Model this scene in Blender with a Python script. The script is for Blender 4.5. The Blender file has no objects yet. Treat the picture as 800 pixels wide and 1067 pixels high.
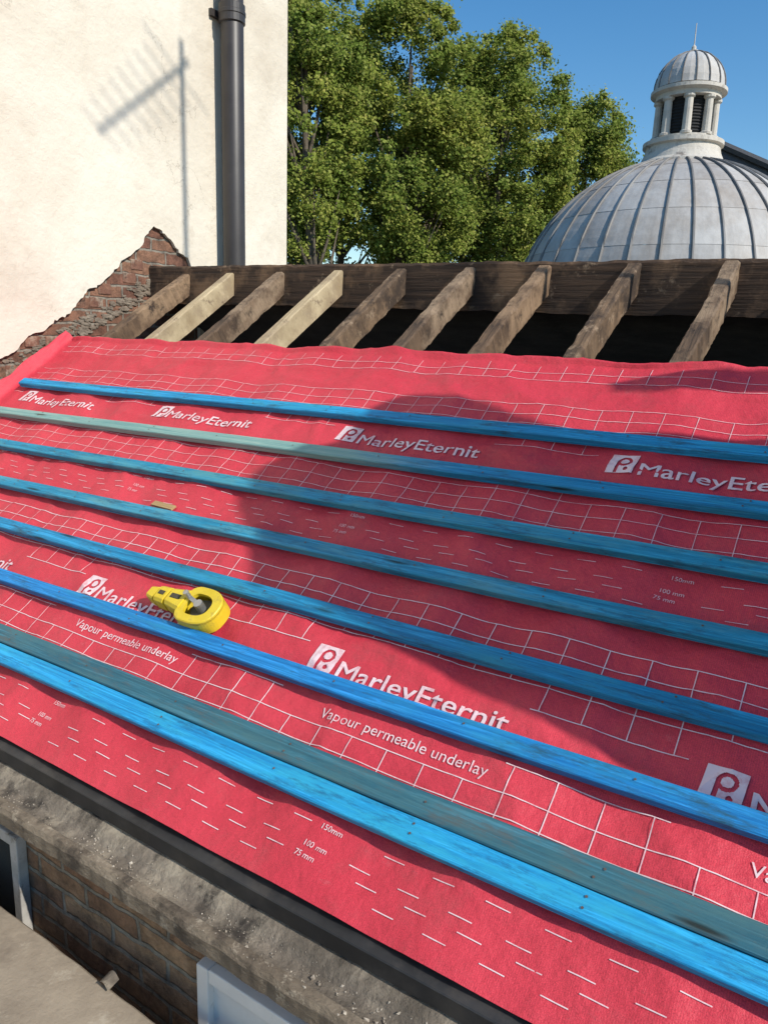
import bpy, math, random
import numpy as np
from mathutils import Vector, Matrix, noise
from mathutils.geometry import tessellate_polygon
random.seed(7); rng=np.random.default_rng(7)
scene=bpy.context.scene
# ---------------------------------------------------------------- survey frame
AX=Vector((0.8373,0.1497,-0.5258)).normalized()
AZ=Vector((0.0338,-0.9741,-0.2235)); AZ=(AZ-AX*AZ.dot(AX)).normalized()
AY=AZ.cross(AX)
F=780.0
H=1.5; TH=math.radians(34); SN=math.sin(TH); CS=math.cos(TH)
SUN=Vector((0.78,-0.10,0.60)).normalized()
def ray(px,py):
    d=Vector((px-400,py-533.5,F)); return Vector((AX.dot(d),AY.dot(d),AZ.dot(d)))
def on_axis(px,py,a,v):
    r=ray(px,py); return r*(v/r[a])
def at_depth(px,py,dep): return ray(px,py)*(dep/F)
def roofP(x,s,n=0.0): return Vector((x,s*CS+(H-n)*SN,s*SN-(H-n)*CS))
RN=Vector((0,-SN,CS))
def on_roof(px,py):
    r=ray(px,py); t=-H/RN.dot(r); p=r*t
    return p.x,(p.y*CS+p.z*SN)
# ---------------------------------------------------------------- materials
def nt(name):
    m=bpy.data.materials.new(name); m.use_nodes=True
    n=m.node_tree; b=n.nodes['Principled BSDF']; return m,n,b
def N(n,t,**k):
    x=n.nodes.new(t)
    for a,v in k.items(): setattr(x,a,v)
    return x
def ramp(n,fac,stops):
    r=N(n,'ShaderNodeValToRGB'); e=r.color_ramp.elements
    while len(e)<len(stops): e.new(0.5)
    for i,(p,c) in enumerate(stops): e[i].position=p; e[i].color=(c[0],c[1],c[2],1)
    n.links.new(fac,r.inputs[0]); return r.outputs[0]
def coords(n,scale=(1,1,1)):
    tc=N(n,'ShaderNodeTexCoord'); mp=N(n,'ShaderNodeMapping'); mp.inputs['Scale'].default_value=scale
    n.links.new(tc.outputs['Object'],mp.inputs[0]); return mp.outputs[0]
def noi(n,vec,scale,detail=5,rough=.6,dist=0):
    x=N(n,'ShaderNodeTexNoise'); x.inputs['Scale'].default_value=scale; x.inputs['Detail'].default_value=detail
    x.inputs['Roughness'].default_value=rough; x.inputs['Distortion'].default_value=dist
    n.links.new(vec,x.inputs['Vector']); return x.outputs['Fac']
def mix(n,fac,a,b,mode='MIX'):
    x=N(n,'ShaderNodeMix',data_type='RGBA',blend_type=mode)
    if isinstance(fac,(int,float)): x.inputs[0].default_value=fac
    else: n.links.new(fac,x.inputs[0])
    for i,v in ((6,a),(7,b)):
        if isinstance(v,tuple): x.inputs[i].default_value=(v[0],v[1],v[2],1)
        else: n.links.new(v,x.inputs[i])
    return x.outputs[2]
def bump(n,b,h,strength=.4,dist=.01):
    x=N(n,'ShaderNodeBump'); x.inputs['Strength'].default_value=strength; x.inputs['Distance'].default_value=dist
    n.links.new(h,x.inputs['Height']); n.links.new(x.outputs[0],b.inputs['Normal'])
def noisy(name,c1,c2,scale=6,stretch=(1,1,1),rough=.8,bs=.4,bd=.01,bscale=None,c3=None,pscale=1.2,pr=(.5,.65),metal=0,c4=None,p4=(6,.6,.75),cracks=False):
    m,n,b=nt(name); v=coords(n,stretch)
    f=noi(n,v,scale,6,.65); col=ramp(n,f,[(.32,c1),(.68,c2)])
    if c3:
        f2=noi(n,coords(n),pscale,5,.7); msk=ramp(n,f2,[(pr[0],(0,0,0)),(pr[1],(1,1,1))])
        col=mix(n,msk,col,c3)
    if c4:
        f3=noi(n,coords(n),p4[0],7,.75); msk=ramp(n,f3,[(p4[1],(0,0,0)),(p4[2],(1,1,1))]); col=mix(n,msk,col,c4)
    if cracks:
        fc=noi(n,coords(n),.85,8,.62); lk=ramp(n,fc,[(.4965,(0,0,0)),(.4995,(1,1,1)),(.5025,(0,0,0))])
        fm=noi(n,coords(n,(1,1.3,.8)),1.1,2,.5); mm=ramp(n,fm,[(.54,(0,0,0)),(.60,(.5,.5,.5))])
        msk=mix(n,1.0,lk,mm,'MULTIPLY'); col=mix(n,msk,col,(.22,.18,.13))
    n.links.new(col,b.inputs['Base Color']); b.inputs['Roughness'].default_value=rough
    b.inputs['Metallic'].default_value=metal
    if bs: bump(n,b,noi(n,v,bscale or scale*3,5,.7),bs,bd)
    return m
def wood(name,c1,c2,stretch,rough=.85,c3=None,pr=(.5,.68),bs=.5,pscale=2.5,c4=None,p4=(9,.58,.72)):
    return noisy(name,c1,c2,1.0,stretch,rough,bs,.006,1.0,c3,pscale,pr,0,c4,p4)
def brick(name,axes,ca,cb,mortar,bw=.225,rh=.075):
    m,n,b=nt(name); tc=N(n,'ShaderNodeTexCoord'); sp=N(n,'ShaderNodeSeparateXYZ'); cb_=N(n,'ShaderNodeCombineXYZ')
    n.links.new(tc.outputs['Object'],sp.inputs[0])
    n.links.new(sp.outputs[axes[0]],cb_.inputs[0]); n.links.new(sp.outputs[axes[1]],cb_.inputs[1])
    nz=N(n,'ShaderNodeTexNoise'); nz.inputs['Scale'].default_value=11; nz.inputs['Detail'].default_value=4; n.links.new(tc.outputs['Object'],nz.inputs['Vector'])
    va=N(n,'ShaderNodeVectorMath',operation='SCALE'); va.inputs['Scale'].default_value=.032; n.links.new(nz.outputs['Color'],va.inputs[0])
    vb=N(n,'ShaderNodeVectorMath',operation='ADD'); n.links.new(cb_.outputs[0],vb.inputs[0]); n.links.new(va.outputs[0],vb.inputs[1])
    br=N(n,'ShaderNodeTexBrick'); n.links.new(vb.outputs[0],br.inputs['Vector'])
    br.inputs['Scale'].default_value=1; br.inputs['Brick Width'].default_value=bw; br.inputs['Row Height'].default_value=rh
    br.inputs['Mortar Size'].default_value=.008; br.inputs['Mortar Smooth'].default_value=.4
    br.inputs['Color1'].default_value=(*ca,1); br.inputs['Color2'].default_value=(*cb,1); br.inputs['Mortar'].default_value=(*mortar,1)
    f=noi(n,tc.outputs['Object'],14,7,.75); g=ramp(n,f,[(.3,(.30,.30,.30)),(.7,(1.5,1.5,1.5))])
    col=mix(n,1.0,br.outputs['Color'],g,'MULTIPLY'); n.links.new(col,b.inputs['Base Color']); b.inputs['Roughness'].default_value=.92
    inv=N(n,'ShaderNodeMath',operation='SUBTRACT'); inv.inputs[0].default_value=1; n.links.new(br.outputs['Fac'],inv.inputs[1])
    ad=N(n,'ShaderNodeMath',operation='MULTIPLY_ADD'); n.links.new(f,ad.inputs[0]); ad.inputs[1].default_value=1.5; n.links.new(inv.outputs[0],ad.inputs[2])
    bump(n,b,ad.outputs[0],.9,.015); return m
def membrane_mat():
    m,n,b=nt('red_membrane'); v=coords(n)
    f=noi(n,v,1.6,6,.65); col=ramp(n,f,[(.3,(.56,.034,.058)),(.7,(.72,.060,.088))])
    d=noi(n,v,5.5,8,.75); dm=ramp(n,d,[(.52,(0,0,0)),(.78,(.5,.5,.5))]); col=mix(n,dm,col,(.36,.09,.09))
    d=noi(n,coords(n,(1,2,2)),17,8,.8); dm=ramp(n,d,[(.60,(0,0,0)),(.74,(.35,.35,.35))]); col=mix(n,dm,col,(.62,.22,.23))
    g=noi(n,v,520,2,.5); gm=ramp(n,g,[(.3,(.74,.74,.74)),(.7,(1.14,1.14,1.14))]); col=mix(n,1.0,col,gm,'MULTIPLY')
    w=N(n,'ShaderNodeTexWave',wave_type='BANDS',bands_direction='X'); w.inputs['Scale'].default_value=70; n.links.new(v,w.inputs['Vector'])
    wm=ramp(n,w.outputs['Fac'],[(0,(.92,.92,.92)),(1,(1.05,1.05,1.05))]); col=mix(n,1.0,col,wm,'MULTIPLY')
    n.links.new(col,b.inputs['Base Color']); b.inputs['Roughness'].default_value=.55; b.inputs['Specular IOR Level'].default_value=.35
    h=noi(n,v,20,6,.62); a=N(n,'ShaderNodeMath',operation='MULTIPLY_ADD'); n.links.new(g,a.inputs[0]); a.inputs[1].default_value=.10; n.links.new(h,a.inputs[2])
    bump(n,b,a.outputs[0],.8,.010); return m
M_MEM=membrane_mat()
def print_mat(name,c1,c2):
    m,n,b=nt(name); v=coords(n)
    f=noi(n,v,22,6,.75); col=ramp(n,f,[(.33,c1),(.52,c2)]); n.links.new(col,b.inputs['Base Color'])
    b.inputs['Roughness'].default_value=.6; return m
M_PRINT=print_mat('white_print',(.66,.30,.33),(.78,.60,.62)); M_FAINT=print_mat('faint_print',(.64,.22,.25),(.76,.48,.50))
def batten_mat(name,c1,c2,c3,pr,c4=(.02,.09,.14),seed=0,fade=None):
    m,n,b=nt(name)
    tc=N(n,'ShaderNodeTexCoord'); mp=N(n,'ShaderNodeMapping'); mp.inputs['Scale'].default_value=(2.0,75,75); mp.inputs['Location'].default_value=(seed*3.1,seed,seed)
    n.links.new(tc.outputs['Object'],mp.inputs[0]); v=mp.outputs[0]
    f=noi(n,v,1,7,.75,1.2); col=ramp(n,f,[(.30,c1),(.5,c2),(.70,tuple(min(1,k*1.8+.03) for k in c2))])
    mp2=N(n,'ShaderNodeMapping'); mp2.inputs['Scale'].default_value=(1.4,8,8); mp2.inputs['Location'].default_value=(seed*7.7,seed*2,0); n.links.new(tc.outputs['Object'],mp2.inputs[0])
    f2=noi(n,mp2.outputs[0],1.5,7,.75); mk=ramp(n,f2,[(pr[0],(0,0,0)),(pr[1],(1,1,1))]); col=mix(n,mk,col,c3)
    f3=noi(n,mp2.outputs[0],3.7,7,.8); mk=ramp(n,f3,[(.52,(0,0,0)),(.66,(.9,.9,.9))]); col=mix(n,mk,col,c4)
    if fade:   # weathered pale for part of its length
        sp=N(n,'ShaderNodeSeparateXYZ'); n.links.new(tc.outputs['Object'],sp.inputs[0])
        ad=N(n,'ShaderNodeMath',operation='MULTIPLY_ADD'); n.links.new(f2,ad.inputs[0]); ad.inputs[1].default_value=1.2; n.links.new(sp.outputs[0],ad.inputs[2])
        mr=N(n,'ShaderNodeMapRange'); n.links.new(ad.outputs[0],mr.inputs[0]); mr.inputs[1].default_value=-.25; mr.inputs[2].default_value=.15; mr.inputs[3].default_value=1; mr.inputs[4].default_value=0
        pale=ramp(n,f,[(.3,(.09,.25,.26)),(.55,(.24,.40,.36)),(.72,(.42,.52,.44))]); col=mix(n,mr.outputs[0],col,pale)
    k=N(n,'ShaderNodeTexVoronoi',feature='F1'); k.inputs['Scale'].default_value=1; mp3=N(n,'ShaderNodeMapping'); mp3.inputs['Scale'].default_value=(2.2,17,17); mp3.inputs['Location'].default_value=(seed,seed,seed); n.links.new(tc.outputs['Object'],mp3.inputs[0]); n.links.new(mp3.outputs[0],k.inputs['Vector'])
    km=ramp(n,k.outputs['Distance'],[(.05,(.30,.24,.2)),(.13,(1,1,1))]); col=mix(n,1.0,col,km,'MULTIPLY')
    n.links.new(col,b.inputs['Base Color']); b.inputs['Roughness'].default_value=.6; b.inputs['Specular IOR Level'].default_value=.3; bump(n,b,f,.8,.003); return m
M_NAIL=noisy('nail_steel',(.08,.06,.05),(.16,.12,.10),40,rough=.6,metal=.3,bs=0)
M_OLD=[wood('old_timber_%d'%i,a,b_,(110,5,5) ,c3=c,pr=(.46,.60),c4=d,pscale=ps,p4=(12,.55,.68),bs=1.0) for i,(a,b_,c,d,ps) in enumerate([
 ((.030,.017,.011),(.20,.125,.072),(.28,.185,.11),(.030,.019,.014),4),((.04,.025,.016),(.24,.155,.09),(.045,.029,.019),(.34,.245,.16),5),((.025,.016,.011),(.17,.108,.065),(.28,.20,.13),(.024,.016,.011),4)])]
M_NEW=wood('new_pine',(.28,.205,.115),(.60,.49,.31),(80,4,4),c3=(.30,.225,.145),pr=(.48,.66),pscale=6,c4=(.18,.125,.08),p4=(14,.57,.68),bs=.7)
M_RIDGE=wood('ridge_timber',(.018,.011,.008),(.095,.056,.034),(2.5,70,60),c3=(.19,.115,.066),pr=(.50,.64),pscale=3.5,c4=(.27,.195,.13),p4=(9,.59,.68),bs=1.0)
M_DARK=noisy('loft_shade',(.006,.005,.004),(.014,.012,.010),5,rough=.95,bs=0)  # near-black base colour puts the shade of the loft into its floor
M_PLAST=noisy('cream_render',(.65,.575,.46),(.78,.71,.59),1.3,rough=.9,bs=.55,bd=.016,bscale=14,c3=(.56,.48,.375),pscale=.9,pr=(.50,.74),c4=(.49,.41,.31),p4=(2.2,.60,.80),cracks=True)
M_BRKY=brick('stock_brick_side','YZ',(.18,.080,.052),(.27,.14,.085),(.28,.24,.19))
M_BRKX=brick('stock_brick_front','XZ',(.24,.125,.07),(.38,.235,.13),(.30,.26,.20),.20,.062)
M_MORT=noisy('crumbling_mortar',(.15,.11,.08),(.33,.27,.205),14,rough=.97,bs=.9,bd=.02,bscale=45)
M_PIPE=noisy('brown_grey_pipe',(.030,.025,.023),(.046,.039,.036),5,rough=.45,bs=.05,c4=(.075,.065,.058),p4=(9,.6,.8))
M_BLACK=noisy('black_plastic',(.012,.012,.013),(.030,.030,.032),8,rough=.5,bs=.2,bd=.002,c3=(.06,.053,.048),pscale=9,pr=(.5,.75))
M_LEDGE=noisy('grimy_ledge',(.085,.070,.054),(.24,.20,.155),12,rough=.97,bs=.9,bd=.010,bscale=70,c3=(.34,.29,.22),pscale=5,pr=(.48,.62),c4=(.045,.037,.03),p4=(9,.54,.66))
M_EDGE=noisy('ledge_edge_stone',(.11,.083,.058),(.28,.225,.16),8,stretch=(.5,1,1),rough=.95,bs=1.0,bd=.010,bscale=60,c3=(.075,.057,.041),pscale=6,pr=(.5,.60),c4=(.38,.32,.24),p4=(20,.56,.66))
M_COP=noisy('weathered_coping',(.23,.185,.135),(.37,.305,.225),4,rough=.93,bs=.6,bd=.006,bscale=60,c3=(.16,.125,.092),pscale=3,pr=(.5,.72),c4=(.46,.40,.31),p4=(11,.58,.75))
M_RUB=noisy('rubble_grit',(.22,.18,.14),(.55,.49,.40),30,rough=.97,bs=.5,bd=.004)
M_WHITE=noisy('white_paint',(.70,.68,.64),(.84,.82,.78),5,rough=.5,bs=.2,bd=.002,c4=(.4,.37,.32),p4=(14,.58,.74))
M_GREYP=noisy('pale_grey_paint',(.30,.29,.265),(.48,.46,.43),12,rough=.7,bs=.4,bd=.003,c4=(.16,.14,.11),p4=(16,.55,.66))
def glass():
    m,n,b=nt('window_glass'); b.inputs['Base Color'].default_value=(.05,.055,.055,1); b.inputs['Roughness'].default_value=.15; return m
M_GLASS=glass()
M_YEL=noisy('yellow_plastic',(.62,.44,.014),(.76,.57,.035),14,rough=.45,bs=.1,bd=.001,c3=(.36,.26,.05),pscale=26,pr=(.55,.78))
M_CRANK=noisy('grey_metal',(.30,.30,.30),(.46,.46,.45),30,rough=.35,bs=0,metal=.7)
M_TAPE=noisy('dark_tape',(.035,.03,.02),(.08,.07,.04),60,rough=.6,bs=0)
M_TAN=wood('tan_offcut',(.34,.22,.10),(.5,.34,.16),(6,80,80))
M_ALU=noisy('aerial_aluminium',(.35,.35,.36),(.5,.5,.5),20,rough=.4,bs=0,metal=.8)
M_SLATE=noisy('slate_roof',(.045,.048,.055),(.09,.092,.10),6,stretch=(1,1,4),rough=.8,bs=.5)
M_GROUND=noisy('ground_paving',(.06,.06,.055),(.13,.125,.11),.4,rough=.95,bs=.3)
M_STONE=noisy('pale_stone',(.46,.42,.36),(.64,.60,.53),1.6,rough=.9,bs=.4,bd=.04,c3=(.22,.19,.165),pscale=1.6,pr=(.54,.70))
M_LOUV=noisy('dark_louvre',(.008,.008,.009),(.03,.03,.03),3,rough=.8,bs=.4,stretch=(1,1,9))
def lead_mat(name,lo,hi):
    m,n,b=nt(name); g=N(n,'ShaderNodeNewGeometry')
    c=ramp(n,g.outputs['Random Per Island'],[(0,lo),(1,hi)])
    f=noi(n,coords(n,(1.3,1.3,.22)),1.4,6,.7); r=ramp(n,f,[(.3,(.80,.77,.74)),(.62,(1.08,1.07,1.05))]); c=mix(n,1.0,c,r,'MULTIPLY')
    f=noi(n,coords(n,(.5,.5,.5)),1.0,5,.6); r=ramp(n,f,[(.42,(1,1,1)),(.70,(.88,.81,.74))]); c=mix(n,1.0,c,r,'MULTIPLY')
    n.links.new(c,b.inputs['Base Color']); b.inputs['Roughness'].default_value=.65; bump(n,b,noi(n,coords(n),3,5,.6),.3,.05); return m
M_LEAD=lead_mat('lead_sheet',(.37,.36,.35),(.47,.46,.445)); M_RIB=lead_mat('lead_roll',(.17,.165,.16),(.24,.235,.23))
M_LEADP=lead_mat('pale_lead',(.46,.47,.47),(.56,.56,.56))
def leaf_mat(name,a,b1,c):
    m=bpy.data.materials.new(name); m.use_nodes=True; n=m.node_tree; n.nodes.clear()
    out=N(n,'ShaderNodeOutputMaterial'); g=N(n,'ShaderNodeNewGeometry'); col=ramp(n,g.outputs['Random Per Island'],[(0,a),(.6,b1),(1,c)])
    f=noi(n,coords(n),.35,4,.6); r=ramp(n,f,[(.35,(.76,.86,.8)),(.65,(1.22,1.12,1.0))]); col=mix(n,1.0,col,r,'MULTIPLY')
    d=N(n,'ShaderNodeBsdfDiffuse'); t=N(n,'ShaderNodeBsdfTranslucent')
    n.links.new(col,d.inputs['Color']); n.links.new(col,t.inputs['Color'])
    ms=N(n,'ShaderNodeMixShader'); ms.inputs[0].default_value=.30; n.links.new(d.outputs[0],ms.inputs[1]); n.links.new(t.outputs[0],ms.inputs[2]); n.links.new(ms.outputs[0],out.inputs[0]); return m
M_LEAF=leaf_mat('plane_leaves',(.125,.17,.032),(.235,.285,.062),(.39,.395,.12))
M_BARK=noisy('mottled_bark',(.06,.045,.033),(.16,.13,.09),2.5,rough=.9,bs=.5,bd=.05)

# ---------------------------------------------------------------- builder
class MB:
    def __init__(s): s.v=[];s.f=[];s.m=[]
    def add(s,vs,fs,mi=0):
        o=len(s.v); s.v+= [tuple(p) for p in vs]; s.f+=[tuple(i+o for i in f) for f in fs]; s.m+=[mi]*len(fs)
    def box(s,a,b,mi=0):
        x0,y0,z0=a;x1,y1,z1=b
        s.add([(x0,y0,z0),(x1,y0,z0),(x1,y1,z0),(x0,y1,z0),(x0,y0,z1),(x1,y0,z1),(x1,y1,z1),(x0,y1,z1)],
          [(0,3,2,1),(4,5,6,7),(0,1,5,4),(1,2,6,5),(2,3,7,6),(3,0,4,7)],mi)
    def loft(s,rings,mi=0,cap=True):
        k=len(rings[0]); vs=[p for r in rings for p in r]; fs=[]
        for i in range(len(rings)-1):
            for j in range(k):
                a=i*k+j;b=i*k+(j+1)%k; fs.append((a,b,b+k,a+k))
        if cap: fs.append(tuple(range(k))[::-1]); fs.append(tuple(range((len(rings)-1)*k,len(rings)*k)))
        s.add(vs,fs,mi)
    def tube(s,pts,rad,seg=10,mi=0):
        rings=[]; pts=[Vector(p) for p in pts]
        for i,p in enumerate(pts):
            d=(pts[min(i+1,len(pts)-1)]-pts[max(i-1,0)]).normalized()
            u=d.cross(Vector((0,0,1)) if abs(d.z)<.9 else Vector((1,0,0))).normalized(); w=d.cross(u)
            r=rad[i] if isinstance(rad,(list,tuple)) else rad
            rings.append([p+u*(r*math.cos(2*math.pi*j/seg))+w*(r*math.sin(2*math.pi*j/seg)) for j in range(seg)])
        s.loft(rings,mi)
    def lathe(s,prof,c,seg=48,mi=0):
        c=Vector(c); s.loft([[c+Vector((r*math.cos(2*math.pi*j/seg),r*math.sin(2*math.pi*j/seg),z)) for j in range(seg)] for r,z in prof],mi)
ORG={}
def link(o): scene.collection.objects.link(o)
def empty(name,loc,label,cat,group=None):
    o=bpy.data.objects.new(name,None); o.empty_display_size=.2; link(o); o.location=loc; ORG[o.name]=Vector(loc)
    o['label']=label;o['category']=cat
    if group:o['group']=group
    return o
def finish(name,mb,mats,parent=None,label=None,cat=None,group=None,kind=None,smooth=False,bevel=0,recalc=True):
    xs=np.array(mb.v,dtype=float); lo=xs.min(0);hi=xs.max(0); org=Vector(((lo[0]+hi[0])/2,(lo[1]+hi[1])/2,lo[2]))
    me=bpy.data.meshes.new(name); me.from_pydata((xs-np.array(org)).tolist(),[],mb.f)
    for m in mats: me.materials.append(m)
    me.polygons.foreach_set('material_index',mb.m)
    if recalc:
        import bmesh
        bm=bmesh.new(); bm.from_mesh(me); bmesh.ops.recalc_face_normals(bm,faces=bm.faces); bm.to_mesh(me); bm.free()
    if smooth:
        me.polygons.foreach_set('use_smooth',[True]*len(me.polygons))
    me.update()
    o=bpy.data.objects.new(name,me); link(o); ORG[o.name]=org
    if parent: o.parent=parent; o.location=org-ORG[parent.name]
    else: o.location=org
    if label:o['label']=label
    if cat:o['category']=cat
    if group:o['group']=group
    if kind:o['kind']=kind
    if bevel:
        b=o.modifiers.new('bevel','BEVEL'); b.width=bevel;b.segments=2;b.limit_method='ANGLE'
    return o

# ---------------------------------------------------------------- camera, light, sky
cd=bpy.data.cameras.new('camera'); cam=bpy.data.objects.new('camera',cd); link(cam); scene.camera=cam
right=Vector((AX.x,AY.x,AZ.x)); down=Vector((AX.y,AY.y,AZ.y)); fwd=Vector((AX.z,AY.z,AZ.z))
cam.matrix_world=Matrix((( right.x,-down.x,-fwd.x,0),(right.y,-down.y,-fwd.y,0),(right.z,-down.z,-fwd.z,0),(0,0,0,1)))
cd.sensor_fit='VERTICAL'; cd.sensor_height=24; cd.lens=24*F/1067; cd.clip_start=.02; cd.clip_end=2000
sl=bpy.data.lights.new('sun','SUN'); sl.energy=4.7; sl.angle=math.radians(.5); sl.color=(1,.945,.85)
so=bpy.data.objects.new('sun',sl); link(so); so.rotation_euler=SUN.to_track_quat('Z','Y').to_euler(); so.location=SUN*30
w=bpy.data.worlds.new('World'); scene.world=w; w.use_nodes=True; wn=w.node_tree
sky=wn.nodes.new('ShaderNodeTexSky'); sky.sky_type='NISHITA'; sky.sun_disc=False
sky.sun_elevation=math.asin(SUN.z); sky.sun_rotation=math.atan2(SUN.x,SUN.y); sky.air_density=1.15; sky.dust_density=.2; sky.ozone_density=2.2; sky.altitude=50
hs=wn.nodes.new('ShaderNodeHueSaturation'); hs.inputs['Saturation'].default_value=1.35
wn.links.new(sky.outputs[0],hs.inputs['Color']); wn.links.new(hs.outputs[0],wn.nodes['Background'].inputs[0]); wn.nodes['Background'].inputs[1].default_value=.15
scene.view_settings.view_transform='Standard'; scene.view_settings.look='None'; scene.view_settings.exposure=0

# ---------------------------------------------------------------- ground
mb=MB(); mb.add([(-600,-600,-7),(600,-600,-7),(600,600,-7),(-600,600,-7)],[(0,1,2,3)]); finish('ground',mb,[M_GROUND],kind='structure',label='wide grey paved ground around the buildings',cat='ground')

# ---------------------------------------------------------------- membrane
LAPS=[1.11,1.985]; S0=.23; S1=2.15; XL=-3.735; XR=2.5
def disp(x,s):
    sagx=(1-math.cos(2*math.pi*(x+.52)/.375))/2
    v=noise.noise(Vector((x*1.3,s*2.2,1.7)))*.006
    v+=noise.noise(Vector((x*4+s*2,s*7,5.1)))*.004
    a=noise.noise(Vector((x*3.1+s*1.5,s*3.6-x*.8,9.3))); v+=(.5-min(abs(a)*3.2,.5))*.012
    a=noise.noise(Vector((x*7.5-s*2,s*6+x,3.3))); v+=(.35-min(abs(a)*2.2,.35))*.008
    a=noise.noise(Vector((x*13-s*9,s*9+x*5,6.3))); v+=(.3-min(abs(a)*2.2,.3))*.005
    v-=.013*sagx*(.45+.9*noise.noise(Vector((x*2.1,s*3.3,11)))+.3)
    for e in LAPS:
        if s>e: v+=.003
    return v-.006
mem=MB()
xs=list(np.arange(XL,XR+.001,.018)); ss=list(np.arange(S0,S1+.001,.0128))
cols=[]
for k in range(11,0,-1):      # narrow edge dressed up against the wall
    if k>4: cols.append((XL-.022-.022*(k-4)/7,.018+.028*(k-4)/7,k))
    else: cols.append((XL-.022*k/4,.018*(k/4)**1.8,k))
grid=[]
for s in ss:
    row=[]
    for (x,n,k) in cols:
        row.append(roofP(x+noise.noise(Vector((s*9,k*.4,2)))*.006*(k/14),s+noise.noise(Vector((s*4,k*.5,7)))*.006,n+disp(XL,s)*(1-k/14)+ (noise.noise(Vector((s*5,0,4)))*.024*(k/14)**2)+noise.noise(Vector((s*17,k*.3,4)))*.008*(k/11)))
    for x in xs:
        se=s
        if s<S0+.013: se=s+noise.noise(Vector((x*3,1,1)))*.004
        if s>S1-.02: se=s+noise.noise(Vector((x*2.1,5,1)))*.022
        row.append(roofP(x,se,disp(x,s)+(.010*(1+noise.noise(Vector((x*8,0,0)))) if s>S1-.02 else 0)))
    grid.append(row)
nc=len(grid[0]); vs=[p for r in grid for p in r]; fs=[]
for i in range(len(grid)-1):
    for j in range(nc-1): a=i*nc+j; fs.append((a,a+1,a+1+nc,a+nc))
mem.add(vs,fs,0)
PO=.0020
def wob(x,s): return noise.noise(Vector((x*.8,s*2,8)))*.0025
def strip_x(s,x0,x1,w=.0035,mi=1):
    n=max(1,int((x1-x0)/.018)); vs=[];fs=[]
    for i in range(n+1):
        x=x0+(x1-x0)*i/n; dz=wob(x,s)
        for q in(-w/2,w/2): vs.append(roofP(x,s+dz+q,disp(x,s+dz+q)+PO))
    for i in range(n): fs.append((2*i,2*i+2,2*i+3,2*i+1))
    mem.add(vs,fs,mi)
def strip_s(x,s0,s1,w=.0035,mi=1):
    n=max(1,int((s1-s0)/.012)); vs=[];fs=[]
    for i in range(n+1):
        s=s0+(s1-s0)*i/n; s+=wob(x,s)
        for q in(-w/2,w/2): vs.append(roofP(x+q,s,disp(x+q,s)+PO))
    for i in range(n): fs.append((2*i,2*i+1,2*i+3,2*i+2))
    mem.add(vs,fs,mi)
TC={}
def textmesh(t,size):
    key=(t,size)
    if key not in TC:
        c=bpy.data.curves.new('t','FONT'); c.body=t; c.size=size; c.resolution_u=3
        o=bpy.data.objects.new('t',c); link(o); bpy.context.view_layer.update()
        me=bpy.data.meshes.new_from_object(o.evaluated_get(bpy.context.evaluated_depsgraph_get()))
        TC[key]=([tuple(v.co) for v in me.vertices],[tuple(p.vertices) for p in me.polygons])
        bpy.data.objects.remove(o); bpy.data.curves.remove(c); bpy.data.meshes.remove(me)
    return TC[key]
def put_text(t,size,x0,s0,width=None,o=0,mi=1):
    vs,fs=textmesh(t,size); k=1
    if width: k=width/max(v[0] for v in vs)
    mem.add([roofP(x0+v[0]*k,s0+v[1],disp(x0+v[0]*k,s0+v[1])+PO+.0007+o) for v in vs],fs,mi)
def bold(t,size,x0,s0,width):
    for j,(a,b_) in enumerate(((0,0),(.0015,0),(0,.0010),(.0015,.0010))): put_text(t,size,x0+a,s0+b_,width,j*.00012)
def grid_poly(x0,s0,sc,test):
    n=48
    for i in range(n):
        for j in range(n):
            a=(i+.5)/n;b=(j+.5)/n
            if test(a,b):
                q=[(i/n,j/n),((i+1)/n,j/n),((i+1)/n,(j+1)/n),(i/n,(j+1)/n)]
                mem.add([roofP(x0+u*sc+v*.006,s0+v*sc,disp(x0+u*sc,s0+v*sc)+PO+.0004) for u,v in q],[(0,1,2,3)],1)
def logo_test(a,b):
    # white square with a rounded P form and a small dot left open in red
    d=math.hypot(a-.56,b-.62)
    if .15<d<.265: return False
    if .29<a<.41 and .02<b<.62: return False
    if math.hypot(a-.70,b-.20)<.085: return False
    return True
PER=.972
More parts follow.
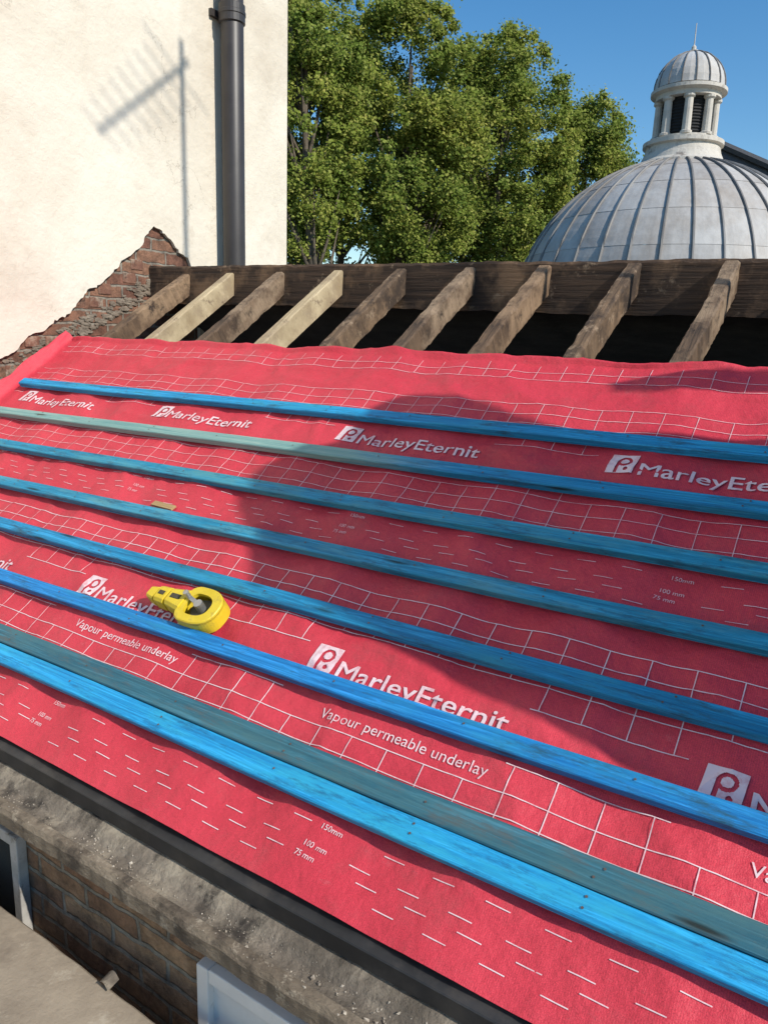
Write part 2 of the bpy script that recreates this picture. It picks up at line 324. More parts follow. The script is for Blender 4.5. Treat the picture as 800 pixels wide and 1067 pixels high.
for ci,e in enumerate([.23,1.11,1.99]):
    top=[1.11,1.985,2.14][ci]
    lx=(-.885 if ci==0 else -.37)
    for k,dd in enumerate([.045,.075,.10,.146]):
        s=e+dd
        if s>top-.005 or ci==2: continue
        x=XL+.1+[.0,.06,.03,.09][k]
        while x<.9:
            ph=(x-lx)%PER
            if not(ph<.085 or ph>PER-.05): strip_x(s,x,x+.050,.0021,1 if ci<1 else 2)
            x+=.118
    if ci<2:
        for j in range(-4,2):
            x=lx+j*PER
            if x<XL+.1: continue
            for t,dd,o in (('150mm',.146,.012),('100 mm',.1,-.005),('75 mm',.075,-.012)): put_text(t,.0185,x+o,e+dd-.006,mi=2 if ci else 1)
    X0=[-1.148-.972*2+k*PER for k in range(5)] if ci==0 else [-3.575+k*.982 for k in range(5)]
    if ci==2: X0=[]
    gaps=([(XL+.03,X0[0]-.05)]+[(X0[k]+.60,X0[k]+.972-.03) for k in range(len(X0))]) if X0 else []
    rows_=[(.20,.255,0),(.255,.305,0),(.305,.355,0),(.355,.42,1),(.560,.625,1),(.625,.675,0),(.675,.722,0),(.722,.772,0)] if ci<2 else [(.03,.075,0),(.075,.115,0)]
    full=[(XL+.03,.9)]
    wl=.0024 if ci<1 else .0021; mi=1 if ci<1 else 2
    for lo,hi,g in rows_:
        if e+hi>top+.002: hi=top-e-.004
        for (xa,xb) in (gaps if g else full):
            if xb-xa<.05: continue
            strip_x(e+(hi if (g and lo<.5) else lo),xa,xb,wl,mi)
            if not g and hi in(.355,.772): strip_x(e+hi,xa,xb,wl,mi)
            k=math.ceil((xa-XL)/.0972); x=XL+k*.0972
            while x<xb: strip_s(x,e+lo,e+hi,wl,mi); x+=.0972
    for x0 in X0:
        if x0<XL: continue
        ls=e+.487
        grid_poly(x0,ls,.078,logo_test)
        bold('MarleyEternit',.072,x0+.088,ls-.003,.480)
        if ci==0: put_text('Vapour permeable underlay',.039,x0+.115,e+.376,.455)
M=finish('roofing_membrane',mem,[M_MEM,M_PRINT,M_FAINT],label='red breathable roofing membrane with white print laid over the rafters',cat='roofing membrane',smooth=True,recalc=False)

# ---------------------------------------------------------------- battens
BB=((.003,.11,.24),(.008,.22,.42),(.03,.27,.36),(.50,.72)); BR=((.003,.13,.32),(.010,.26,.50),(.03,.34,.46),(.50,.72))
BT=[(1.145,1.150,batten_mat('blue_timber_a',*BR,seed=1),'bright blue treated timber batten nailed near the top of the membrane'),
    (.993,1.006,batten_mat('faded_blue_timber',*BB,seed=2,fade=True),'blue timber batten faded pale green towards one end'),
    (.855,.868,batten_mat('blue_timber_c',(.004,.13,.24),(.012,.24,.39),(.08,.30,.34),(.46,.66),seed=3),'blue treated timber batten nailed across the red membrane'),
    (.715,.7317,batten_mat('blue_timber_d',(.004,.12,.23),(.012,.23,.38),(.10,.31,.36),(.48,.68),seed=4),'blue treated timber batten nailed across the red membrane'),
    (.584,.594,batten_mat('blue_timber_e',*BB,seed=5),'blue treated timber batten nailed across the red membrane'),
    (.447,.461,batten_mat('blue_timber_f',(.003,.10,.32),(.008,.20,.50),(.02,.25,.44),(.50,.72),seed=6),'strong blue timber batten nailed below the yellow tape reel'),
    (.3215,.330,batten_mat('teal_timber',(.014,.075,.115),(.028,.13,.18),(.06,.16,.18),(.42,.65),(.09,.11,.11),seed=7),'dull teal timber batten tight above the lowest one'),  # darker, greyer tones than its neighbours
    (.282,.291,batten_mat('bright_blue_timber',(.003,.15,.38),(.010,.29,.60),(.03,.40,.60),(.48,.68),(.01,.12,.25),seed=8),'bright blue lowest timber batten nailed near the black eaves strip')]
RX=[-3.50,-3.14,-2.77,-2.385,-2.01,-1.64,-1.278,-.897,-.522,-.147,.228,.603]
def rlean(s): return -.062*(2.85-s)
for i,(a,b_,mt,lab) in enumerate(BT):
    mb=MB(); xl=-3.66+random.uniform(-.02,.03); xr=2.4; n=90; wd=.047 if i<6 else .056; hh=.025; rings=[]
    def sc(x):
        return a*H+(b_-a)*H*max(-.15,min(1.3,(x+3.2)/3.0))
    for k in range(n+1):
        x=xl+(xr-xl)*k/n; s=sc(x)+noise.noise(Vector((x*.8,(i if i<6 else 7)*3,0)))*.005; o=.003+noise.noise(Vector((x*.9,i*5,3)))*.0018; c=.003
        tw=noise.noise(Vector((x*1.1,i*7,3)))*.002; ed=noise.noise(Vector((x*6,i*7,9)))*.0012
        sec=[(-wd/2,o),(wd/2,o+tw),(wd/2+ed,o+hh-c+tw),(wd/2-c,o+hh+tw),(-wd/2+c,o+hh-tw),(-wd/2-ed,o+hh-c-tw)]
        rings.append([roofP(x,s+p,q) for p,q in sec])
    mb.loft(rings,0)
    for x in RX:
        x+=rlean(sc(x))
        if x<xl+.02: continue
        for q in((-.009,.012) if random.random()<.5 else (.004,)):
            cx=x+random.uniform(-.012,.012); s=sc(cx)+q; r=.0028
            mb.add([roofP(cx+r*math.cos(t*math.pi/4),s+r*math.sin(t*math.pi/4),.003+hh+.0025) for t in range(8)],[tuple(range(8))],1)
    finish('roof_batten',mb,[mt,M_NAIL],label=lab,cat='timber batten',group='battens across the roof',recalc=True)

# ---------------------------------------------------------------- rafters and ridge
for i,x in enumerate(RX):
    new=i in(1,3); mt=M_NEW if new else M_OLD[i%3]
    wd=.054 if new else .058; mb=MB(); rings=[]; n=190
    sk=0 if new else noise.noise(Vector((i*2.7,1,1)))*.03
    for k in range(n+1):
        s=.31+(2.852-.31)*k/n; q=.2 if new else 1
        low=0 if s>2.12 else .012
        dx=noise.noise(Vector((i*4,s*1.8,0)))*.010*q+sk*(s-2)*.5+max(rlean(s),-.1 if i==0 else -9); dn=(noise.noise(Vector((i*4,s*2.5,6)))*.005)*q-.001-low
        e1=(noise.noise(Vector((i*9,s*16,2)))*.006+noise.noise(Vector((i*9,s*45,2)))*.004)*q; e2=(noise.noise(Vector((i*9,s*14,8)))*.006+noise.noise(Vector((i*9,s*47,8)))*.004)*q; ch=.004+abs(noise.noise(Vector((i*5,s*9,1)))+.4*noise.noise(Vector((i*5,s*36,1))))*.020*q
        rings.append([roofP(x+dx-wd/2-e1,s,-.118),roofP(x+dx+wd/2+e2,s,-.118+e1),roofP(x+dx+wd/2+e2,s,-.014-ch+dn),roofP(x+dx+wd/2-ch,s,-.013+dn),roofP(x+dx-wd/2+ch*.7,s,-.013+dn),roofP(x+dx-wd/2-e1,s,-.014-ch+dn)])
    mb.loft(rings)
    finish('rafter',mb,[mt],label='pale new pine rafter running up to the ridge beam' if new else 'old dark weathered rafter running up to the ridge beam',cat='rafter',group='rafters exposed below the ridge')
mb=MB(); rings=[]
for k in range(421):
    x=-3.83+(2.5+3.83)*k/420; zt=.345+(-.41-x)*.0133+noise.noise(Vector((x*2.2,0,0)))*.007+noise.noise(Vector((x*12,0,0)))*.005+noise.noise(Vector((x*33,0,0)))*.002; zb=zt-.215+noise.noise(Vector((x*1.6,4,0)))*.012+noise.noise(Vector((x*9,4,0)))*.004
    yf=3.218+noise.noise(Vector((x*1.2,4,6)))*.005
    rings.append([(x,yf,zb),(x,3.27,zb),(x,3.27,zt),(x,yf+.008,zt+.0),(x,yf,zt-.012+noise.noise(Vector((x*17,3,0)))*.009)])
mb.loft(rings); finish('ridge_beam',mb,[M_RIDGE],label='long dark brown weathered timber ridge beam above the rafters',cat='ridge beam')

# ---------------------------------------------------------------- brick building below the roof
B=empty('brick_building',(-.6,1.5,-7),'old stock brick building whose roof is stripped for recovering','building')
mb=MB(); mb.box((-3.84,.985,-7),(2.5,1.2,-1.285)); mb.box((2.5,.985,-7),(2.7,5.4,-1.3)); mb.box((-3.84,5.4,-7),(2.7,5.6,-1.15)); finish('wall',mb,[M_BRKX],B)
mb=MB(); mb.box((-3.83,1.21,-1.75),(2.49,5.39,-1.65)); finish('loft_floor',mb,[M_DARK],B)
mb=MB(); mb.loft([[(x,3.275,.30),(x,5.7,-1.33),(x,5.7,-1.37),(x,3.275,.26)] for x in(-3.83,2.7)]); finish('back_roof',mb,[M_SLATE],B)
mb=MB(); rings=[]
for k in range(421):
    x=-3.8+k*.015; b_=noise.noise(Vector((x*5,7,1)))*.005+noise.noise(Vector((x*17,7,1)))*.003+noise.noise(Vector((x*41,7,1)))*.003; c=noise.noise(Vector((x*9,3,1)))*.006+noise.noise(Vector((x*21,3,1)))*.004+noise.noise(Vector((x*47,3,1)))*.003
    rings.append([(x,1.030,-1.192+b_*.6),(x,1.005,-1.206+b_),(x,.985,-1.220+c),(x,.965,-1.223+b_),(x,.952,-1.219+c*.6),(x,.946,-1.214),(x,.946,-1.272),(x,1.030,-1.283)])
mb.loft(rings); finish('gutter_bed',mb,[M_LEDGE],B,label='grimy mortar bed of the gutter full of grit')
mb=MB(); rings=[]
for k in range(561):
    x=-3.8+k*.01125; a=noise.noise(Vector((x*2,0,5)))*.003+noise.noise(Vector((x*11,0,5)))*.003+noise.noise(Vector((x*31,0,5)))*.0025; a2=noise.noise(Vector((x*19,0,1)))*.004
    rings.append([(x,.945,-1.262),(x,.920+a,-1.262),(x,.918+a,-1.224+a2),(x,.926+a*1.5,-1.212+a),(x,.945,-1.210+a2*.4)])
mb.loft(rings); finish('gutter_edge',mb,[M_EDGE],B,label='worn brown outer edge of the gutter ledge')
def window(x0,x1,z0,z1,mt,lab,nb=1):
    W=bpy.data.objects.new('window',None); link(W); W.parent=B; o=Vector(((x0+x1)/2,.98,z0)); ORG[W.name]=o; W.location=o-ORG[B.name]; W['label']=lab
    mb=MB(); t=.035
    mb.box((x0,.955,z0),(x0+t,.984,z1)); mb.box((x1-t,.955,z0),(x1,.984,z1)); mb.box((x0+t,.957,z1-t),(x1-t,.984,z1)); mb.box((x0+t,.957,z0),(x1-t,.984,z0+t))
    finish('frame',mb,[mt],W,bevel=.003)
    mb=MB(); mb.box((x0+t,.972,z0+t),(x1-t,.983,z1-t)); finish('pane',mb,[M_GLASS if nb else M_WHITE],W)
window(-2.75,-1.74,-2.9,-1.33,M_GREYP,'pale grey framed window under the gutter ledge')
window(-1.06,-.25,-2.9,-1.345,M_WHITE,'white painted boarded window under the gutter ledge',0)
mb=MB(); rings=[]
for k in range(61):
    x=-3.78+k*(6.28/60); a=noise.noise(Vector((x*1.5,0,5)))*.002
    sec=[(1.060,-1.132),(1.021,-1.146),(1.019,-1.149),(1.021,-1.188),(1.060,-1.188)]
    rings.append([(x,y+a,z+a) for y,z in sec])
mb.loft(rings); finish('eaves_strip',mb,[M_BLACK],label='black plastic eaves strip under the membrane edge',cat='eaves strip')
mb=MB()
for i in range(1000):
    x=random.uniform(-2.3,.1); y=random.gauss(.966,.022)
    if y<.925 or y>1.002: continue
    clump=noise.noise(Vector((x*4,1,1)))
    if clump<-.05 and random.random()<.7: continue
    r=random.uniform(.0008,.0022)*(1.0+max(0,clump)*2.2)
    if random.random()<.06: r*=2.6
    z=-1.220+r*.2+max(0,(y-.985))*.8+(.008 if y<.945 else 0)
    q=Matrix.Rotation(random.uniform(0,6),3,Vector((random.random(),random.random(),random.random()+.1)).normalized())
    pts=[Vector(p)*r*random.uniform(.5,1.5) for p in((1,0,0),(-1,0,0),(0,1,0),(0,-1,0),(0,0,.7),(0,0,-.7))]
    mb.add([q@p+Vector((x,y,z)) for p in pts],[(0,2,4),(2,1,4),(1,3,4),(3,0,4),(2,0,5),(1,2,5),(3,1,5),(0,3,5)])
finish('rubble',mb,[M_RUB],label='loose grit and mortar crumbs lying in the gutter',cat='rubble',kind='stuff')
Pp=empty('parapet_wall',(-1.5,.4,-7),'low brick parapet wall with weathered sunlit coping','parapet wall')
mb=MB(); mb.box((-4.2,.0,-7),(.6,.84,-1.52)); finish('wall',mb,[M_BRKX],Pp)
mb=MB(); rows=[]
ysec=[(-.1,-1.519),(.868,-1.519),(.877,-1.508),(.877,-1.462),(.868,-1.451),(.80,-1.449),(.5,-1.447),(.2,-1.447),(-.1,-1.45)]
for k in range(180):
    x=-4.2+k*.0275; a=noise.noise(Vector((x*3,0,2)))*.004+noise.noise(Vector((x*15,0,2)))*.003
    rows.append([(x,y+(a if y>.8 else 0),z+noise.noise(Vector((x*4,y*4,2)))*.003) for y,z in ysec])
mb.loft(rows); finish('coping',mb,[M_COP],Pp)
mb=MB(); p0=on_axis(112,1018,2,-1.43); vs=[];fs=[]
for i in range(13):
    for j in range(2): vs.append((p0.x-.02+.035*(i/12)+j*.006,p0.y+.02-j*.035,-1.447+.012*math.sin(i/12*math.pi*1.04)+.004))
for i in range(12): fs.append((2*i,2*i+2,2*i+3,2*i+1))
mb.add(vs,fs); finish('lead_scrap',mb,[M_LEDGE],label='small curled scrap of lead on the coping',cat='scrap')

# ---------------------------------------------------------------- rendered house
XW=-3.80
Hs=empty('rendered_house',(-6,.5,-7),'tall house with cream rendered side wall and broken brick edge','house')
mb=MB(); mb.box((-9,-4,-7),(-3.825,4.44,8)); finish('brick_wall',mb,[M_BRKY],Hs)
bp=[(-60,426),(-30,401),(0,374),(16,366),(30,350),(44,346),(58,334),(70,329),(84,312),(95,300),(104,297),(118,284),(128,272),(142,262),(150,252),(156,240),(163,236),(172,244),(180,252),(187,262),(198,270)]
pts=[]
for p,q in zip(bp[:-1],bp[1:]):
    for k in range(5):
        t=k/5; px=p[0]+(q[0]-p[0])*t+random.uniform(-1.2,1.2); py=p[1]+(q[1]-p[1])*t+random.uniform(-1.3,1.3)
        pts.append(on_axis(px,py,0,XW))
low=[(p.y,p.z) for p in pts]
outline=[(-4.03,low[0][1]-(low[0][0]+4.03)*.6745)]+low+[(3.6,.30),(3.62,-2),(4.475,-2),(4.475,8),(-4.03,8)]
def tess(poly):
    return tessellate_polygon([[Vector((a,b,0)) for a,b in poly]])
mb=MB(); tf=tess(outline); k=len(outline)
mb.add([(XW,a,b) for a,b in outline],tf); mb.add([(XW-.022,a,b) for a,b in outline],tf)
mb.add([(XW,a,b) for a,b in outline]+[(XW-.022,a,b) for a,b in outline],[(i,(i+1)%k,(i+1)%k+k,i+k) for i in range(k)])
finish('plaster_coat',mb,[M_PLAST],Hs,label='cream render with jagged broken lower edge')
mb=MB()
def lump(c,r,seed):
    vs=[];fs=[];n=9;m=6
    for i in range(m+1):
        ph=math.pi*i/m
        for j in range(n):
            th=2*math.pi*j/n; d=Vector((math.sin(ph)*math.cos(th),math.sin(ph)*math.sin(th),math.cos(ph)))
            k=1+.9*noise.noise(d*1.7+Vector((seed,0,0))); vs.append(Vector(c)+Vector((d.x*r[0],d.y*r[1],d.z*r[2]))*k)
    for i in range(m):
        for j in range(n): a=i*n+j;b=i*n+(j+1)%n; fs.append((a,b,b+n,a+n))
    mb.add(vs,fs)
for i in range(190):
    t=random.random()**.8; px=-10+(182+10)*t; py=402+(290-402)*t+random.uniform(-16,4)
    p=on_axis(px,py,0,XW-.02); r=random.uniform(.006,.016)*(.6+t*.7); lump((XW-.022,p.y,p.z),(r*.6,r*1.9,r*.9),i*3.1)
finish('broken_mortar',mb,[M_MORT],Hs,label='crumbling grey mortar along the roof junction',smooth=False)
mb=MB()
for row in range(22):
    z=-.95+row*.077
    for c in range(34):
        y=.9+c*.118+(row%2)*.06
        zr=(y-.8385)/CS*SN-1.2435
        if zr+.02<z<zr+.15 and y<3.2 and random.random()<.5:
            o=random.uniform(-.006,.004); mb.box((XW-.035,y,z+random.uniform(-.003,.003)),(XW-.018+o,y+.108+random.uniform(-.03,0),z+.062+random.uniform(-.006,.003)))
finish('exposed_brick',mb,[noisy('exposed_brick_face',(.14,.060,.040),(.30,.155,.10),16,rough=.95,bs=.9,bd=.01,c3=(.35,.28,.21),pscale=8,pr=(.50,.64),c4=(.05,.035,.026),p4=(11,.54,.66))],Hs,bevel=.007)
py_=on_axis(243,135,0,-3.70); D=empty('drainpipe',(py_.x,py_.y,-7),'dark brown grey drainpipe fixed to the cream wall','drainpipe')
mb=MB(); mb.tube([(-3.70,py_.y,-6.9),(-3.70,py_.y,7.5)],.072,28); finish('pipe',mb,[M_PIPE],D,smooth=True)
zc=on_axis(243,16,0,-3.70).z
for z in (zc,zc-3,zc+3):
    mb=MB(); mb.lathe([(.073,z-.055),(.082,z-.05),(.082,z-.01),(.086,z-.006),(.086,z+.012),(.082,z+.016),(.082,z+.05),(.073,z+.056)],(-3.70,py_.y,0),28); mb.box((-3.80,py_.y-.10,z-.02),(-3.775,py_.y+.10,z+.02)); finish('collar',mb,[M_PIPE],D)
# ---------------------------------------------------------------- aerial casting its shadow on the wall
mx=.5; my=3.5+(SUN.y/SUN.x)*4.3; zb=1.566+(SUN.z/SUN.x)*4.3
A=empty('television_aerial',(mx,my,.17),'tall television aerial mast fixed beside the ridge','television aerial')
mb=MB(); mb.tube([(mx,my,.15),(mx,my,zb+.14)],.017,12); finish('mast',mb,[M_ALU],A)
bd=Vector((.68,-.733,0)); el=Vector((.733,.68,0))
mb=MB(); mb.tube([Vector((mx,my,zb+.0))-bd*.08,Vector((mx,my,zb))+bd*.95],.014,8); finish('boom',mb,[M_ALU],A)
for k in range(9):
    c=Vector((mx,my,zb))+bd*(.06+k*.108); L=.24-.010*k
    if k==0: L=.32
    mb=MB(); mb.tube([c-el*L,c+el*L],.0038,6); finish('element',mb,[M_ALU],A)
# ---------------------------------------------------------------- added out-of-view slab, cut to the outline of the roof shadow
def to_plane(px,py,x0):
    x,s=on_roof(px,py); p=roofP(x,s); return p+SUN*((x0-p.x)/SUN.x)
sh=[(262,606),(258,560),(249,525),(256,500),(275,484),(310,470),(355,458),(372,438),(390,422),(420,410),(445,408),(475,414),(505,426),(535,438),(590,446),(660,450),(740,452),(850,456),(850,412),(760,404),(690,404),(640,406),(634,399),(690,390),(760,384),(850,384)]
pl=[to_plane(a,b_,1.2) for a,b_ in sh]
yz=[(p.y,p.z) for p in pl]; y0=yz[0][0]; y1=max(a for a,_ in yz)
yz=[(y0,-1.3)]+yz+[(y1+.25,yz[-1][1]-.3),(y1+.3,-.3)]
mb=MB(); tf=tess(yz);k=len(yz)
mb.add([(1.2,a,b_) for a,b_ in yz],tf); mb.add([(1.32,a,b_) for a,b_ in yz],tf)
mb.add([(1.2,a,b_) for a,b_ in yz]+[(1.32,a,b_) for a,b_ in yz],[(i,(i+1)%k,(i+1)%k+k,i+k) for i in range(k)])
finish('roof_shadow_caster',mb,[M_BRKY],label='unseen brick slab added and shaped to cast the roof shadow',cat='shadow caster')

# ---------------------------------------------------------------- tape reel
tx,ts=-1.60,.768
T=empty('tape_reel',roofP(tx,ts,.0),'yellow plastic long tape reel lying between blue battens','tape reel')
def TP(a,b_,c): return roofP(tx+a,ts+b_,c)
def rbox(a0,a1,w0,w1,c0,c1,mi=0,ch=.006,b0=.004):
    def ring(a,w,lo,hi): return [TP(a,b0-w,lo+ch),TP(a,b0-w+ch,lo),TP(a,b0+w-ch,lo),TP(a,b0+w,lo+ch),TP(a,b0+w,hi-ch),TP(a,b0+w-ch,hi),TP(a,b0-w+ch,hi),TP(a,b0-w,hi-ch)]
    mb.loft([ring(a0,w0,c0,c1),ring(a1,w1,c0,c1)],mi)
mb=MB()
rbox(-.172,-.140,.019,.025,.008,.052); rbox(-.141,-.128,.018,.018,.012,.046); rbox(-.129,-.088,.028,.030,.004,.060,ch=.009)
rbox(-.089,-.078,.024,.024,.010,.050); rbox(-.079,-.012,.030,.040,.004,.062,ch=.010)
finish('grip',mb,[M_YEL],T,bevel=.0015)
mb=MB(); rbox(-.120,-.098,.007,.007,.058,.0625,ch=.001); finish('label_plate',mb,[M_TAPE],T)
mb=MB(); rbox(-.066,-.030,.008,.008,.060,.0645,ch=.001); finish('thumb_slot',mb,[M_TAPE],T)
def dshape(r,k=48,fx=1.25,cx=.045):
    out=[]
    for i in range(k):
        t=2*math.pi*i/k; c_,s_=math.cos(t),math.sin(t)
        p=.9 if c_>0 else .45
        out.append((cx+(abs(c_)**p)*math.copysign(1,c_)*(r*(fx if c_>0 else fx*.85)),(abs(s_)**.8)*math.copysign(1,s_)*r))
    return out
mb=MB()
for (c0,c1,ro,ri) in ((.004,.012,.064,.036),(.046,.058,.064,.038)):
    O=dshape(ro);I=dshape(ri)
    rings=[[TP(a,b_,c0) for a,b_ in I],[TP(a,b_,c0) for a,b_ in O],[TP(a,b_,c1-.003) for a,b_ in O],[TP(.045+(a-.045)*.96,b_*.95,c1) for a,b_ in O],[TP(a,b_,c1) for a,b_ in I],[TP(a,b_,c0) for a,b_ in I]]
    mb.loft(rings,0,False)
O=dshape(.064); q=[O[i%48] for i in range(49)]; vs=[];fs=[]
for a,b_ in q:
    f=.90; vs+= [TP(a,b_,.009),TP(a,b_,.050),TP(.045+(a-.045)*f,b_*f,.050),TP(.045+(a-.045)*f,b_*f,.009)]
for i in range(len(q)-1):
    for j in range(4): fs.append((4*i+j,4*i+(j+1)%4,4*i+4+(j+1)%4,4*i+4+j))
mb.add(vs,fs)
finish('reel_frame',mb,[M_YEL],T)
mb=MB(); mb.loft([[TP(.050+.040*math.cos(t*math.pi/14),.035*math.sin(t*math.pi/14),z) for t in range(28)] for z in(.011,.036)]); finish('tape_roll',mb,[M_TAPE],T)
mb=MB(); mb.loft([[TP(-.006,.010,.059),TP(-.002,.022,.059),TP(-.002,.022,.066),TP(-.006,.010,.066)],[TP(.056,-.010,.059),TP(.060,.004,.059),TP(.060,.004,.066),TP(.056,-.010,.066)]])
mb.loft([[TP(.053+.014*math.cos(t*math.pi/6),-.001+.014*math.sin(t*math.pi/6),z) for t in range(12)] for z in(.034,.070)])
mb.loft([[TP(-.002+.009*math.cos(t*math.pi/6),.015+.009*math.sin(t*math.pi/6),z) for t in range(12)] for z in(.064,.084)])
finish('crank',mb,[M_CRANK],T,bevel=.001)
x,s=on_roof(172,528); mb=MB(); mb.loft([[roofP(x-.06,s-.010,.002),roofP(x-.055,s+.012,.002),roofP(x-.055,s+.012,.010),roofP(x-.06,s-.010,.010)],[roofP(x+.05,s-.014,.002),roofP(x+.056,s+.008,.002),roofP(x+.056,s+.008,.010),roofP(x+.05,s-.014,.010)]])
finish('wood_offcut',mb,[M_TAN],label='small tan wood offcut lying on the red membrane',cat='wood offcut',bevel=.001)

# ---------------------------------------------------------------- domed building
DC=at_depth(690,337,35); R=7.0; dz=DC.z
DB=empty('domed_building',(DC.x,DC.y,-7),'stone building with lead covered ribbed dome and lantern','domed building')
mb=MB(); mb.lathe([(7.3,-7-0),(7.3,dz-1.2),(7.6,dz-1.1),(7.6,dz-.6),(7.1,dz-.5),(7.1,dz+.1)],(DC.x,DC.y,0),64); finish('drum',mb,[M_STONE],DB)
mb=MB(); NS=36; tiers=[0,.16,.40,.64,.88,1.12,1.34,1.46]
for k in range(NS):
    a0=2*math.pi*k/NS;a1=2*math.pi*(k+1)/NS
    for ti in range(len(tiers)-1):
        e0,e1=tiers[ti],tiers[ti+1]; vs=[];fs=[]
        for i in range(5):
            e=e0+(e1-e0)*i/4; rr=R+.012*(1-i/4)
            for j in range(4):
                a=a0+(a1-a0)*j/3; vs.append((DC.x+rr*math.cos(e)*math.cos(a),DC.y+rr*math.cos(e)*math.sin(a),dz+rr*math.sin(e)))
        for i in range(4):
            for j in range(3): q=i*4+j; fs.append((q,q+1,q+5,q+4))
        mb.add(vs,fs,0)
    pts_=[]
    for i in range(20):
        e=1.46*i/19; pts_.append((DC.x+(R+.04)*math.cos(e)*math.cos(a0),DC.y+(R+.04)*math.cos(e)*math.sin(a0),dz+(R+.04)*math.sin(e)))
    mb.tube(pts_,.055,6,1)
finish('dome',mb,[M_LEAD,M_RIB],DB,recalc=True)
LZ=dz+R; L0=(DC.x,DC.y,0); V=.93
LT=bpy.data.objects.new('lantern',None); link(LT); LT.parent=DB; ORG[LT.name]=Vector((DC.x,DC.y,LZ-.3)); LT.location=ORG[LT.name]-ORG[DB.name]
def lp(pr): return [(r,LZ+z*V) for r,z in pr]
mb=MB(); mb.lathe(lp([(2.0,-.6),(1.95,-.2),(1.75,-.05),(1.62,.25),(1.55,.55),(1.7,.6),(1.7,.78),(1.35,.82),(1.35,.95)]),L0,48); finish('lantern_base',mb,[M_STONE],LT)
mb=MB(); mb.lathe(lp([(1.0,.9),(1.0,2.75)]),L0,24)
for k in range(12):
    z=LZ+V*(1.0+k*.135); mb.lathe([(1.0,z+.05),(1.05,z),(1.05,z-.015),(1.0,z+.02)],L0,24)
finish('louvre',mb,[M_LOUV],LT)
col=None
for k in range(8):
    a=2*math.pi*(k+.35)/8; c=(DC.x+1.16*math.cos(a),DC.y+1.16*math.sin(a),0)
    if col is None:
        mb=MB(); mb.lathe(lp([(.25,.95),(.25,1.05),(.19,1.1),(.17,2.45),(.25,2.52),(.25,2.62)]),c,12); col=finish('column',mb,[M_STONE],LT); c0=Vector(c)
    else:
        o=col.copy(); link(o); o.parent=LT; o.location=col.location+(Vector(c)-c0)
mb=MB(); mb.lathe(lp([(1.36,2.62),(1.36,2.8),(1.58,2.88),(1.58,3.03),(1.4,3.08),(1.4,3.12)]),L0,48); finish('cornice',mb,[M_STONE],LT)
mb=MB(); cz=LZ+3.1*V; rr=1.46; hh=1.5
for k in range(16):
    a0=2*math.pi*k/16;a1=2*math.pi*(k+1)/16; vs=[];fs=[]
    for i in range(9):
        e=math.pi/2*i/8
        for a in(a0,(a0+a1)/2,a1): vs.append((DC.x+rr*math.cos(e)*math.cos(a),DC.y+rr*math.cos(e)*math.sin(a),cz+hh*math.sin(e)))
    for i in range(8):
        for j in range(2): q=i*3+j; fs.append((q,q+1,q+4,q+3))
    mb.add(vs,fs,0)
    mb.tube([(DC.x+(rr+.02)*math.cos(e)*math.cos(a0),DC.y+(rr+.02)*math.cos(e)*math.sin(a0),cz+(hh+.02)*math.sin(e)) for e in [math.pi/2*i/10 for i in range(11)]],.03,5,1)
finish('lantern_cap',mb,[M_LEADP,M_RIB],LT)
mb=MB(); mb.lathe([(.20,cz+hh-.05),(.20,cz+hh+.08),(.10,cz+hh+.12),(.10,cz+hh+.22),(.025,cz+hh+.32),(.018,cz+hh+1.15)],L0,12); finish('finial',mb,[M_STONE],LT)
P1=at_depth(744,150,52); P2=at_depth(850,196,50); P3=at_depth(705,215,52)
mb=MB(); bk=Vector((-2,9,0))
mb.add([P1,P2,P3,P1+bk,P2+bk,P3+bk,(P2.x,P2.y,-7),(P3.x,P3.y,-7),(P2.x-2,P2.y+9,-7),(P3.x-2,P3.y+9,-7)],[(0,1,4,3),(0,3,5,2),(2,1,0),(7,6,1,2),(6,8,4,1),(7,2,5,9),(3,4,5),(8,9,5,4)])
mb.tube([P1+Vector((0,-.2,.1)),P2+Vector((0,-.2,.1))],.28,6)
finish('slate_roofed_hall',mb,[M_SLATE],label='dark slate roofed hall standing beyond the dome',cat='building')

# ---------------------------------------------------------------- trees
def leaf_arrays(clumps,per,size):
    P=[];
    for (c,r,nn) in clumps:
        m=int(per*nn); d=rng.normal(size=(m,3)); d/=np.linalg.norm(d,axis=1)[:,None]; rad=r*(rng.random(m)**.55)[:,None]*(1+.30*rng.normal(size=m))[:,None]
        P.append(np.array(c)+d*rad*np.array([1,1,.8]))
    P=np.concatenate(P); m=len(P)
    nrm=rng.normal(size=(m,3))*.8+np.array([.85,-.45,.6]); nrm/=np.linalg.norm(nrm,axis=1)[:,None]
    t=rng.normal(size=(m,3)); u=np.cross(nrm,t); u/=np.linalg.norm(u,axis=1)[:,None]; v=np.cross(nrm,u)
    s=(size*(.6+.8*rng.random(m)))[:,None]
    q=np.stack([P-u*s*.5,P+v*s*.38+nrm*s*.08,P+u*s*.5,P-v*s*.38+nrm*s*.08],axis=1).reshape(-1,3)
    return q,m
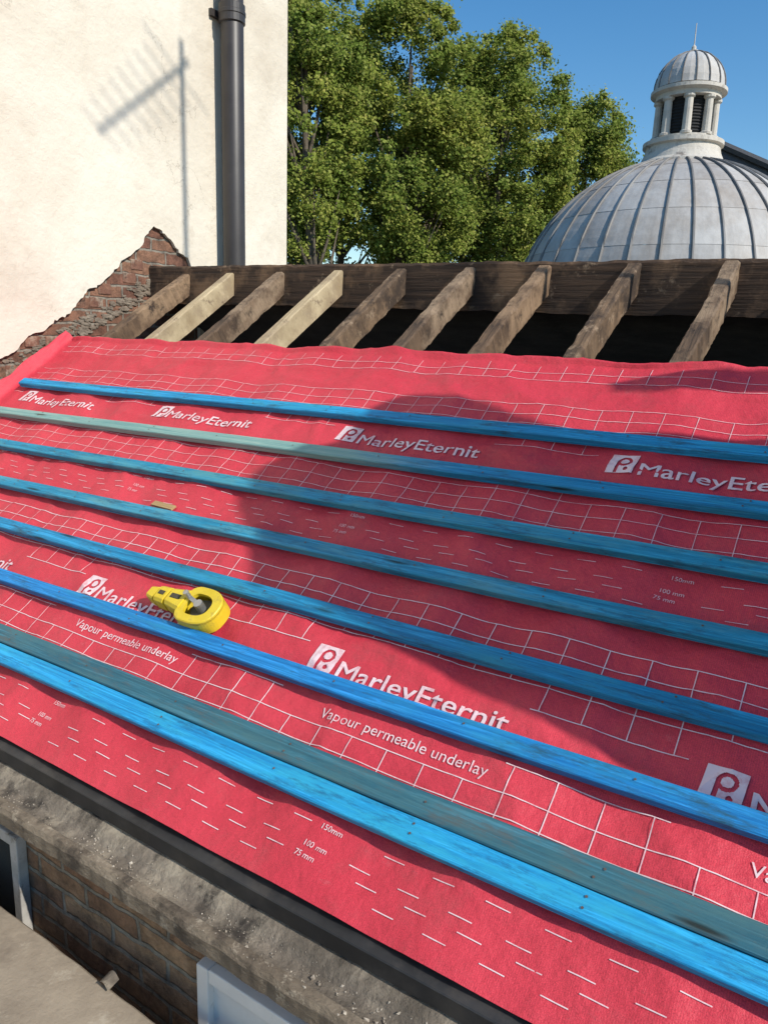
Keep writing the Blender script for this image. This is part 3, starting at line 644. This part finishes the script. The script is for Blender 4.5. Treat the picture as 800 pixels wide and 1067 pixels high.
def tree(cx,cy,dep,rx,ry,ncl,lab,seed,sparse=0,per=760,bx=None):
    rnd=random.Random(seed); k=dep/F; C=at_depth(cx,cy,dep); Rx=rx*k; Rz=ry*k
    base=Vector((C.x+rnd.uniform(-1,1),C.y,-7))
    if bx is not None:
        r=at_depth(bx,240,dep-1.5); base=Vector((r.x,r.y,-7))
    E=empty('plane_tree',base,lab,'tree','tall plane trees beyond the roof')
    mb=MB(); top=C+Vector((0,0,Rz*.6))
    if bx is not None: top=Vector((base.x*.5+C.x*.5,base.y*.5+C.y*.5,top.z))
    tp=[base.lerp(top,t)+Vector((math.sin(t*5+seed)*.35,math.cos(t*4+seed)*.3,0)) for t in [i/12 for i in range(13)]]
    mb.tube(tp,[.42*(1-i/13*.9) for i in range(13)],10)
    cl=[]
    for i in range(ncl):
        while True:
            d=Vector((rnd.uniform(-1,1),rnd.uniform(-1,1),rnd.uniform(-1,1)))
            if .2<d.length<1: break
        d=d*(d.length**-.3)
        if d.length>1: d.normalize()
        wz=1.0 if d.z<0 else 1.0-.18*d.z
        c=C+Vector((d.x*Rx*wz,d.y*Rx*wz,d.z*Rz)); r=rnd.uniform(.6,1.5)
        cl.append((tuple(c),r,(r/1.2)**2*(.7 if (sparse and d.z<-.35) else 1)))
        if i%3==0:
            t0=max(.25,min(.9,(c.z-base.z)/(top.z-base.z)-rnd.uniform(.12,.3))); a=tp[min(12,int(t0*12))]
            c2=a.lerp(c,.85); mid=a.lerp(c2,.5)+Vector((0,0,-.3+rnd.uniform(-.3,.3))); mb.tube([a,mid,c2],[.13,.08,.02],6)
    for i in range(ncl):
        a=rnd.uniform(0,6.28); zz=rnd.uniform(-.8,1); q=math.sqrt(max(0,1-zz*zz))*rnd.uniform(.95,1.12)
        cl.append((tuple(C+Vector((math.cos(a)*q*Rx,math.sin(a)*q*Rx,zz*Rz*rnd.uniform(1,1.06)))),rnd.uniform(.35,.8),.25))
    finish('trunk',mb,[M_BARK],E,smooth=True)
    q,m=leaf_arrays(cl,per,.185)
    org=np.array(C); me=bpy.data.meshes.new('crown'); me.vertices.add(4*m); me.vertices.foreach_set('co',(q-org).ravel())
    me.loops.add(4*m); me.loops.foreach_set('vertex_index',np.arange(4*m)); me.polygons.add(m); me.polygons.foreach_set('loop_start',np.arange(m)*4); me.polygons.foreach_set('loop_total',np.full(m,4))
    me.materials.append(M_LEAF); me.update(calc_edges=True); me.validate()
    o=bpy.data.objects.new('crown',me); link(o); o.parent=E; o.location=C-ORG[E.name]
tree(300,130,42,72,165,128,'tall leafy green plane tree close to the cream house',1,1,bx=340)
tree(420,162,46,78,142,130,'broad leafy green plane tree beyond the roof',2)
tree(518,170,50,72,122,118,'rounded leafy green plane tree beyond the roof',3)
tree(604,203,54,46,92,70,'smaller leafy green plane tree beside the dome',4)
tree(350,180,56,85,155,110,'leafy green plane tree behind the taller ones',5,per=560)
tree(480,205,58,92,120,90,'leafy green plane tree behind the taller ones',6,per=560)
